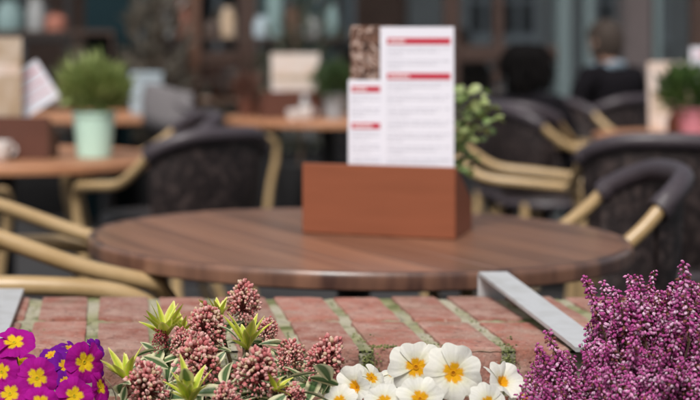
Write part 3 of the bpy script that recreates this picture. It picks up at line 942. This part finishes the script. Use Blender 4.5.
for p_, h_, r_, mm, lb in ((168, .16, .05, 'jar_white', 'pale jar on the wall shelf nearest the teal pillar'), (182, .24, .04, 'terra_pot', 'slim red bottle on the wall shelf beside the pale jar'),
                           (212, .12, .06, 'shelf_wood', 'dark round pot on the wall shelf'), (228, .2, .05, 'tan_card', 'tan jar on the wall shelf behind the brown frame'),
                           (262, .14, .055, 'pale_blue', 'pale blue jar on the wall shelf left of the tall bottle'), (292, .2, .045, 'tan_frame', 'brown bottle on the wall shelf right of the tall bottle'),
                           (312, .13, .06, 'jar_white', 'white pot on the wall shelf above the far cream card'), (332, .22, .04, 'jar_teal', 'teal bottle at the right end of the wall shelf')):
    jar(p_, 1.2255, h_, r_, mm, lb)
jar(275, 1.2255, .45, .055, 'jar_teal', 'tall pale teal bottle on the wall shelf above the far cream card')
ip = tag(empty('potted_shrub', ((300 - PX) * 10.45 / FPX, 10.45, .0)), 'sparse dark shrub in a black tub against the cafe front behind the far cream card', 'potted plant')
pot(ip, .14, .18, .40, 'dark_frame')
MB().tube(catmull([(0, 0, .36), (.02, 0, .8), (-.03, .01, 1.15), (.0, 0, 1.4)], 4), .012, 6).build('stem', 'twig', ip)
foliage(ip, (0, 0, 1.0), (.26, .18, .52), 260, .10, .035, ((.04, .045, .03), (.13, .15, .10)), 31)
ip = tag(empty('potted_shrub', ((158 - PX) * 10.5 / FPX, 10.5, .0)), 'tall loose shrub in a black tub right of the teal pillar', 'potted plant')
pot(ip, .12, .15, .40, 'dark_frame')
MB().tube(catmull([(0, 0, .36), (-.02, 0, .8), (.03, .01, 1.2), (.0, 0, 1.5)], 4), .012, 6).build('stem', 'twig', ip)
foliage(ip, (0, 0, 1.05), (.20, .16, .55), 420, .12, .045, ((.06, .05, .035), (.26, .24, .20)), 32)

# house across the street behind the camera, mirrored in the cafe glass
hs_ = tag(empty('street_house', (3, -9, 0)), 'pale stone house with white sash windows behind the camera', 'building')
MB().box(2.6, 16, -4, 0, 0, 7.5).build('wall', 'pale_stone', hs_)
MB().box(2.55, 16.2, -4.2, .2, 7.5, 7.8, b=.02).build('cornice', 'pale_stone', hs_)
bh = tag(empty('street_house', (3, -9, 0)), 'brown brick house with shop windows behind the camera', 'building')
MB().box(-16, 2.54, -4, .02, 0, 6.8).build('wall', 'brown_brick', bh)
MB().box(-16.2, 2.545, -4.2, .25, 6.8, 7.1, b=.02).build('cornice', 'white_paint', bh)
for x, wd, mm in ((-12, 2.2, 'dark_glass'), (-8.6, 1.1, 'teal_paint'), (-6, 2.2, 'dark_glass'), (-2.6, .9, 'teal_paint'), (-1.1, 1.5, 'dark_glass'), (.9, 1.2, 'jar_teal')):
    dw = MB().box(x - wd / 2, x + wd / 2, .021, .06, .25, 2.5, b=.005).build('shop_window', mm, bh)
    for q in (-1, 0, 1): MB().box(x + q * wd / 2 - .05, x + q * wd / 2 + .05, .061, .10, .25, 2.55).build('frame', 'white_paint', dw)
    MB().box(x - wd / 2 - .1, x + wd / 2 + .1, .03, .16, 2.56, 2.9, b=.01).build('sign_board', 'tan_frame', bh)
for fl in (0, 1):
    for k, x in enumerate((4.4, 6.9, 9.3, 11.8)):
        z0 = 1.28 + fl * 3.2
        wf = MB()
        MB().box(x - .75, x + .75, .001, .12, z0 - .09, z0, b=.005).build('sill', 'white_paint', hs_)
        wn_ = MB().box(x - .65, x + .65, .002, .02, z0 + .004, z0 + 1.5).build('window', 'dark_glass', hs_)
        f_ = MB()
        for q in range(5):
            xx = x - .65 + 1.3 * q / 4
            f_.box(xx - .035, xx + .035, .021, .06, z0 + .004, z0 + 1.5)
        for zz in (z0 + .05, z0 + .75, z0 + 1.47):
            f_.box(x - .65, x + .65, .062, .075, zz - .03, zz + .03)
        f_.build('frame', 'white_paint', wn_)

# ------------------------------------------------------------------ primroses
def petal_mesh(Rr, cin, cout, seed, star, ceye, ruffle=.085, cup=.12, notch=.14):
    r = random.Random(seed); nu, nv = 15, 17; V = []; F = []; C = []
    ph = r.uniform(0, 6); asym = r.uniform(-.25, .25)
    for i in range(nu):
        u = i / (nu - 1)
        for j in range(nv):
            v = -1 + 2 * j / (nv - 1)
            edge = 1 - .13 * abs(v) ** 3 - notch * math.exp(-((v - asym * .5) / .26) ** 2) + .018 * math.sin(v * 9 + ph)
            rr = Rr * (.05 + .95 * u * edge)
            ang = v * R(45) * (1 - .13 * u * u)
            z = Rr * (cup * math.sin(u * 2.2) - .12 * u * u + ruffle * u * u * math.sin(v * 4 + ph) + .075 * v * u
                      + .012 * u * math.sin(v * 15 + ph))
            V.append((rr * math.cos(ang), rr * math.sin(ang), z))
            lim = star * (1.12 - .62 * abs(v) - .22 * math.exp(-(v / .16) ** 2))
            c = mixc(cin, cout, min(1, max(0, (u - .3) / .4)))
            k_ = 1 - .10 * u * (.5 + .5 * math.sin(v * 21 + ph)) - .06 * (1 - u)
            c = (c[0] * k_, c[1] * k_, c[2] * k_)
            t = min(1, max(0, (u - lim) / .05))
            C.append(mixc(ceye, c, t))
    for i in range(nu - 1):
        for j in range(nv - 1):
            a = i * nv + j; F.append((a, a + nv, a + nv + 1, a + 1))
    return MB().add(V, F, C, 0, True).mesh('petal', 'petal')
def eye_mesh(Rr, c1, c2):
    b = MB().lathe([(Rr * .105, Rr * .025), (Rr * .10, Rr * .05), (Rr * .065, Rr * .055), (Rr * .04, Rr * .03), (0, Rr * .03)], 14,
                   [c1] * 28 + [mixc(c1, c2, .5)] * 14 + [c2] * 28)
    return b.mesh('eye', 'petal')
def calyx_mesh(Rr):
    b = MB().lathe([(Rr * .10, -Rr * .75), (Rr * .16, -Rr * .6), (Rr * .15, -Rr * .2), (Rr * .10, -Rr * .02), (0, Rr * .0)], 10, (.16, .24, .06))
    return b.mesh('flower', 'leaf')
PR = .0275
def primrose(loc, label, flowers, cin, cout, seed, base, leaves=10, eye_c=((.85, .45, .02), (.70, .28, .01)), leaf_len=.11, eye_size=.40, notch=.12):
    root = tag(empty('primrose_plant', loc), label, 'flower', 'primrose plants in the planter')
    r = random.Random(seed)
    pm = [petal_mesh(PR, cin, cout, seed * 10 + k, eye_size, eye_c[0], cup=cp, notch=notch * q_) for k, (cp, q_) in enumerate(((.10, 1), (.14, .6), (.18, 1.3), (.12, .9), (.08, .7)))]
    em = eye_mesh(PR, *eye_c); cm = calyx_mesh(PR)
    st = MB()
    for (x, y, d, rp, nrm) in flowers:
        p = at(x, y, d) - Vector(loc)
        s_ = rp * d / FPX / PR * (1 + notch)
        M = Matrix.Translation(p) @ frame(nrm, spin=r.uniform(0, 6.28)) @ Matrix.Scale(s_, 4)
        f = link('flower', cm, root, M=M)
        o_ = r.randint(0, 4)
        for k in range(5):
            tilt = r.uniform(-.14, .14) - (.55 if abs(x - 500) < 2 or abs(x - 357) < 2 else 0)
            link('petal', pm[(k + o_) % 5], f, M=Matrix.Rotation(2 * math.pi * k / 5 + r.uniform(-.06, .06), 4, 'Z') @ Matrix.Rotation(tilt, 4, 'Y') @ Matrix.Scale(r.uniform(.93, 1.06), 4))
        link('eye', em, f)
        n_ = Vector(nrm).normalized()
        b0 = Vector((r.uniform(-.015, .015), r.uniform(-.01, .01), 0))
        q1 = p - n_ * PR * .7 * s_
        st.tube(catmull([b0, (b0 + q1) / 2 + Vector((0, .01, .012)) - n_ * .012, q1], 5), .0018, 6, (.20, .22, .07))
    st.build('stalks', 'leaf', root)
    lms = [leaf_mesh(leaf_len, leaf_len * .42, 10, 7, .35, cu, (.045, .12, .02), None, (.16, .26, .07), wave=.02, point=.8) for cu in (.25, .5, .1)]
    for k in range(leaves):
        a = 2 * math.pi * k / leaves + r.uniform(-.2, .2); el = r.uniform(.35, 1.15)
        M = Matrix.Translation((.01 * math.cos(a), .01 * math.sin(a), .0)) @ Matrix.Rotation(a, 4, 'Z') @ Matrix.Rotation(-el, 4, 'Y') @ Matrix.Scale(r.uniform(.8, 1.15), 4)
        link('leaf', lms[k % 3], root, M=M)
    return root
MAG1, MAG2 = (.40, .003, .17), (.47, .009, .33)
primrose((at(38, 400, 2.16).x, 2.16, SOIL), 'magenta primrose with yellow star centres at the left picture edge', [
    (37, 378, 2.09, 21, (.02, -.96, .26)), (14, 343, 2.12, 20, (-.10, -.52, .84)), (84, 362, 2.12, 21, (.52, -.80, .10)),
    (2, 372, 2.10, 18, (-.45, -.75, .40)), (10, 394, 2.08, 20, (-.1, -.80, .6)), (-14, 352, 2.14, 18, (-.4, -.6, .6)), (40, 404, 2.05, 18, (.1, -.8, .5)),
    (100, 387, 2.12, 15, (.75, -.45, .3)), (20, 362, 2.17, 17, (.1, -.5, .8)), (74, 396, 2.08, 19, (.25, -.85, .35))], MAG1, MAG2, 21, None, 12, eye_c=((.86, .58, .02), (.45, .42, .03)), eye_size=.44, notch=.07)
primrose((at(72, 400, 2.22).x, 2.225, SOIL), 'smaller blue violet primrose behind the magenta ones', [
    (51, 355, 2.19, 13, (-.35, -.55, .75)), (64, 366, 2.16, 14, (.35, -.72, .6)), (70, 349, 2.22, 12, (.2, -.3, .9)), (94, 350, 2.21, 12, (.6, -.5, .5)),
    (66, 382, 2.14, 13, (.1, -.7, .6)), (97, 366, 2.17, 11, (.8, -.4, .3))], (.17, .008, .28), (.20, .010, .34), 33, None, 8, eye_c=((.85, .50, .03), (.75, .33, .02)))
primrose((at(435, 400, 2.16).x, 2.17, SOIL), 'white primrose with orange yellow star centres in the middle foreground', [
    (416, 367, 2.10, 24, (-.16, -.95, .22)), (453, 373, 2.07, 25, (.02, -.96, .20)), (500, 384, 2.10, 21, (.34, -.62, .70)),
    (357, 388, 2.10, 20, (-.62, -.66, .35)), (394, 374, 2.17, 14, (-.2, -.4, .85)), (420, 399, 2.04, 21, (-.1, -.88, .4)), (371, 378, 2.16, 15, (.4, -.6, .6)),
    (488, 404, 2.04, 20, (.2, -.8, .5)), (526, 400, 2.09, 17, (.4, -.6, .65)), (384, 402, 2.05, 18, (-.3, -.75, .5)), (340, 402, 2.08, 17, (-.5, -.6, .5))],
    (.86, .84, .64), (.90, .89, .82), 45, None, 13, eye_c=((.84, .42, .012), (.50, .19, .01)), eye_size=.35, notch=.18)

# ------------------------------------------------------------------ skimmia with pink bud panicles
sk_loc = Vector((at(225, 400, 2.17).x, 2.18, SOIL))
skm = tag(empty('skimmia_shrub', sk_loc), 'variegated shrub with dusty pink bud clusters and cream edged leaves', 'shrub')
def panicle_mesh(seed, n=330, dark=False):
    r = random.Random(seed); b = MB()
    # unit size: radius about 1, taller than wide
    for i in range(n):
        q = (i + .5) / n
        ph = math.acos(1 - 1.75 * q); a = i * 2.39996 + r.uniform(-.25, .25)
        lump = 1 + .20 * math.sin(3 * a + seed) * math.sin(2.5 * ph + seed) + r.uniform(-.28, .12)
        d = Vector((math.sin(ph) * math.cos(a), math.sin(ph) * math.sin(a), math.cos(ph)))
        tp = 1.0 - .24 * d.z
        p = Vector((d.x * .88 * tp, d.y * .88 * tp, d.z * 1.12)) * lump
        t = r.random()
        if dark: c = mixc((.32, .04, .06), (.60, .17, .18), t)
        elif t < .48: c = mixc((.60, .16, .17), (.76, .32, .31), r.random())
        elif t < .78: c = mixc((.78, .38, .36), (.88, .58, .53), r.random())
        else: c = mixc((.74, .58, .46), (.66, .47, .30), r.random())
        s_ = r.uniform(.055, .115) * (.85 + .25 * d.z)
        M = Matrix.Translation(p) @ frame(d + Vector((r.uniform(-.4, .4), r.uniform(-.4, .4), r.uniform(-.4, .4))))
        b.ellipsoid((0, 0, 0), (s_, s_, s_ * 1.2), 6, 5, c, M=M)
        if r.random() < .35:
            b.ellipsoid((0, 0, s_ * 1.05), (s_ * .45, s_ * .45, s_ * .35), 5, 4, mixc(c, (.74, .55, .45), .6), M=M)
        if i % 4 == 0: b.tube([Vector((0, 0, -.3)) + d * .1, p], .03, 4, (.30, .10, .09))
    return b.mesh('bud_cluster', 'bud')
pms = [panicle_mesh(s_) for s_ in (1, 2, 3, 4)]; pmd = panicle_mesh(9, 120, True)
rk = random.Random(17)
GREEN, CREAM = (.055, .13, .04), (.74, .72, .46)
vl = [leaf_mesh(L_, L_ * .34, 10, 7, .22, cu, mixc(GREEN, (.10, .16, .06), g_), CREAM, (.10, .18, .07), edge_at=.5, wave=.008) for L_, cu, g_ in ((.058, .25, 0), (.064, .4, .5), (.05, .1, 1.), (.06, .6, .3))]
yl = [leaf_mesh(L_, L_ * .25, 8, 5, .35, cu, c_, (.86, .82, .30), (.42, .54, .06), edge_at=.70) for L_, cu, c_ in ((.040, .15, (.58, .64, .05)), (.034, .3, (.72, .72, .09)), (.046, .05, (.66, .68, .07)))]
stem = MB()
def shoot(p, axis):
    b0 = Vector((rk.uniform(-.05, .05), rk.uniform(-.03, .03), 0))
    q = (b0 + p) / 2 + Vector((0, .015, .02)) - axis * .02
    stem.tube(catmull([b0, q, p], 5), [.0035] * 4 + [.003] * 4 + [.0025] * 3, 6, (.14, .10, .05))
def leaf_at(p, dr, meshes, sc=1., roll=0.):
    dr = Vector(dr).normalized()
    M = Matrix.Translation(p) @ dr.to_track_quat('X', 'Z').to_matrix().to_4x4() @ Matrix.Rotation(roll, 4, 'X') @ Matrix.Scale(sc, 4)
    link('leaf', rk.choice(meshes), skm, M=M)
for k, (x, y, rp, d, dk, ax) in enumerate([
        (243, 304, 17, 2.26, 0, (.05, -.2, 1)), (206, 328, 20, 2.22, 0, (-.05, -.35, 1)), (161, 341, 10, 2.22, 1, (-.1, -.4, 1)), (200, 362, 24, 2.14, 0, (-.15, -.5, .9)),
        (257, 373, 23, 2.10, 0, (.1, -.5, .9)), (291, 357, 15, 2.17, 0, (.1, -.4, .9)), (325, 361, 21, 2.14, 0, (.35, -.35, .9)), (147, 386, 22, 2.10, 0, (-.15, -.5, .9)),
        (184, 344, 13, 2.2, 0, (-.3, -.3, .9)), (266, 331, 11, 2.24, 0, (.3, -.2, .9)), (292, 398, 14, 2.09, 0, (.3, -.6, .7)), (226, 400, 16, 2.06, 0, (0, -.6, .8))]):
    p = at(x, y, d) - sk_loc; axis = Vector(ax).normalized(); s_ = rp * d / FPX
    link('bud_cluster', pmd if dk else pms[k % 4], skm, M=Matrix.Translation(p) @ frame(axis, spin=rk.uniform(0, 6)) @ Matrix.Diagonal((s_, s_, s_ * rk.uniform(1.0, 1.15), 1)))
    q = p - axis * s_ * 1.05
    shoot(q, axis)
    F_ = frame(axis).to_3x3()
    nl = 8
    for j in range(nl):
        a = 2 * math.pi * j / nl + rk.uniform(-.3, .3)
        dr = F_ @ Vector((math.cos(a), math.sin(a), rk.uniform(-.05, .45)))
        leaf_at(q - axis * rk.uniform(0, .012), dr, vl, rk.uniform(.75, 1.1), rk.uniform(-.5, .5))
for (x, y, d, s_, n_, ax) in [(165, 334, 2.24, 1.0, 9, (0, -.15, 1)), (219, 316, 2.24, .8, 7, (-.15, -.1, 1)), (247, 346, 2.16, 1.0, 6, (0, -.2, 1)), (126, 378, 2.13, .85, 6, (-.35, -.2, 1)),
                          (190, 399, 2.06, 1.0, 8, (-.1, -.2, 1)), (182, 330, 2.24, .6, 5, (.2, -.1, 1)), (276, 388, 2.09, .6, 4, (.3, -.3, 1))]:
    p = at(x, y + 4, d) - sk_loc; axis = Vector(ax).normalized(); F_ = frame(axis).to_3x3()
    shoot(p, axis)
    n_ += 5
    for j in range(n_):
        a = 2 * math.pi * j / n_ + rk.uniform(-.3, .3)
        dr = F_ @ Vector((math.cos(a), math.sin(a), rk.uniform(.7, 2.6)))
        leaf_at(p, dr, yl, s_ * 1.32 * rk.uniform(.8, 1.1), rk.uniform(-.6, .6))
# single leaves that show clearly in the photograph: base pixel, tip pixel, distance
for (x0, y0, x1, y1, d, s_) in [(168, 368, 138, 352, 2.17, .95), (116, 402, 112, 372, 2.09, .85), (122, 402, 128, 376, 2.09, .8), (285, 345, 262, 335, 2.20, .8), (310, 378, 348, 382, 2.12, 1.0),
                            (285, 380, 322, 368, 2.11, 1.1), (300, 392, 340, 398, 2.08, 1.0), (240, 348, 236, 318, 2.19, .9), (225, 352, 208, 368, 2.13, .9), (170, 372, 180, 398, 2.08, .9),
                            (268, 345, 300, 340, 2.2, .9), (160, 372, 128, 390, 2.11, .9), (225, 385, 238, 360, 2.11, .8), (285, 395, 270, 408, 2.05, .9), (176, 350, 190, 330, 2.2, .8)]:
    a = at(x0, y0, d) - sk_loc; b_ = at(x1, y1, d - .015) - sk_loc
    L_ = (b_ - a).length
    leaf_at(a, b_ - a, vl, s_ * L_ / .058 if L_ > .03 else s_, rk.uniform(-1.2, -.4))
# filler leaves lower down
for k in range(60):
    x = rk.uniform(118, 335); y = rk.uniform(378, 440); d = rk.uniform(2.08, 2.26)
    p = at(x, y, d) - sk_loc
    leaf_at(p, (rk.gauss(0, 1), rk.gauss(-.3, .7), rk.uniform(.1, .9)), vl, rk.uniform(.8, 1.15), rk.uniform(-.8, .8))
stem.build('stems', 'leaf', skm)

# ------------------------------------------------------------------ heather
hl = Vector((at(648, 400, 2.12).x, 2.13, SOIL))
hea = tag(empty('heather_plant', hl), 'dense purple flowering heather bush at the right in front of the wall', 'shrub')
def spike_mesh(seed, L=.085, n=46): return spike_data(seed, L, n).mesh('flower_spike', 'heath')
def spike_data(seed, L=.085, n=46):
    r = random.Random(seed); b = MB()
    bend = Vector((r.uniform(-.12, .12), r.uniform(-.12, .12), 0))
    def sp(t): return Vector((0, 0, L * t)) + bend * L * t * t
    b.tube([sp(t / 5) for t in range(6)], [.0011, .0011, .001, .0009, .0007, .0005], 5, (.16, .08, .05))
    for i in range(n):
        t = .22 + .78 * (i + r.random()) / n
        a = i * 2.4 + r.uniform(-.3, .3)
        o_ = Vector((math.cos(a), math.sin(a), r.uniform(-.45, .25)))
        p = sp(t) + o_ * r.uniform(.0026, .0056) * (1.15 - .45 * t)
        tt = r.random()
        if tt < .42: c = mixc((.44, .060, .25), (.60, .13, .40), r.random())
        elif tt < .76: c = mixc((.64, .19, .45), (.80, .38, .62), r.random())
        elif tt < .93: c = mixc((.78, .45, .66), (.88, .66, .80), r.random())
        else: c = (.26, .10, .08)
        s_ = r.uniform(.0014, .0026) * (1.1 - .30 * t)
        M = Matrix.Translation(p) @ frame(o_ + Vector((0, 0, -.35)))
        b.ellipsoid((0, 0, s_ * .9), (s_, s_, s_ * 1.45), 6, 5, c, M=M)
        b.ellipsoid((0, 0, s_ * 2.3), (s_ * .5, s_ * .5, s_ * .45), 4, 3, mixc(c, (.10, .02, .06), .5), M=M)
    for i in range(60):
        t = r.random() * .9; a = r.uniform(0, 6.28)
        p = sp(t); d = Vector((math.cos(a), math.sin(a), .7)).normalized()
        sd_ = d.cross(Vector((0, 0, 1))).normalized() * .0007
        b.add([p - sd_, p + sd_, p + d * .0085], [(0, 1, 2)], mixc((.07, .10, .02), (.20, .22, .06), r.random()))
    return b
sms = [spike_mesh(s_, L_, n_) for s_, L_, n_ in ((1, .085, 62), (2, .075, 54), (3, .095, 68), (4, .065, 50), (5, .09, 60), (6, .08, 64), (7, .07, 46))]
rh = random.Random(23)
tw = MB()
cnt = 0
def spike(base, dr, sc):
    global cnt
    dr = Vector(dr).normalized()
    link('flower_spike', rh.choice(sms), hea, M=Matrix.Translation(base) @ frame(dr, spin=rh.uniform(0, 6.28)) @ Matrix.Scale(sc, 4))
    root_ = Vector((base.x * .15, base.y * .15, .0))
    mid = root_.lerp(base, .55) + Vector((0, 0, .02))
    tw.tube(catmull([root_, mid, base, base + dr * .01], 4), .0013, 4)
    cnt += 1
# outline spikes: tip pixel, distance, lean in x
for (x, y, d, lx) in [(683, 258, 2.13, .05), (588, 281, 2.12, -.32), (633, 276, 2.14, -.05), (612, 286, 2.12, -.1), (655, 283, 2.14, .0), (668, 276, 2.15, .0), (699, 276, 2.12, .1), (642, 290, 2.1, -.1),
                  (549, 344, 2.13, -.5), (540, 352, 2.12, -.5), (531, 368, 2.12, -.55), (526, 384, 2.10, -.5), (622, 296, 2.1, -.15),
                  (594, 294, 2.15, -.2), (690, 284, 2.08, .05), (715, 280, 2.1, .1), (533, 394, 2.08, -.4), (604, 290, 2.16, -.15), (676, 290, 2.1, .0)]:
    L_ = .08; dr = Vector((lx, rh.uniform(-.2, .1), 1)).normalized()
    spike(at(x, y, d) - hl - dr * L_, dr, rh.uniform(.9, 1.1))
OUT = ((520, 392), (528, 374), (540, 350), (556, 345), (572, 352), (582, 350), (590, 330), (600, 302), (615, 289), (630, 280), (645, 290), (660, 281), (680, 266), (700, 279), (730, 285), (760, 310))
def outline(x):
    for (a, ya), (b_, yb) in zip(OUT, OUT[1:]):
        if a <= x <= b_: return ya + (yb - ya) * (x - a) / (b_ - a)
    return 400
def mound(r):
    """tip of a spike on the rounded front of the bush, and the way it leans"""
    while True:
        x = r.uniform(521, 758); t = r.random() ** 1.1
        y0 = outline(x)
        y = y0 + 4 + t * (432 - y0)
        if y > 436 or y < y0 + 2: continue
        d = 2.16 - .15 * math.sin(min(1, t) * math.pi / 2) + r.uniform(-.012, .012)
        lx = (x - 655) / 190 * (.45 + .55 * t) * 1.1
        return at(x, y, d) - hl, Vector((lx + r.gauss(0, .14), -.15 - .65 * t + r.gauss(0, .14), 1)).normalized()
while cnt < 297:
    tip, dr = mound(rh)
    spike(tip - dr * .075, dr, rh.uniform(.75, 1.05))
# the rest of the spikes, further in, as one mass
mass = MB(); rm_ = random.Random(77)
low = [spike_data(s_, .08, 40) for s_ in (11, 12, 13)]
for k in range(210):
    tip, dr = mound(rm_)
    tip = tip + Vector((0, rm_.uniform(.012, .10), -rm_.uniform(.0, .02)))
    M = Matrix.Translation(tip - dr * .078) @ frame(dr, spin=rm_.uniform(0, 6.28)) @ Matrix.Scale(rm_.uniform(.8, 1.05), 4)
    q = rm_.choice(low)
    mass.add(q.v, q.f, q.c, 0, True, M)
tag(mass.build('inner_flower_spikes', 'heath', hea), kind='stuff')
tw.build('woody_stems', 'twig', hea)
print('spikes', cnt, 'objects', len(bpy.data.objects))
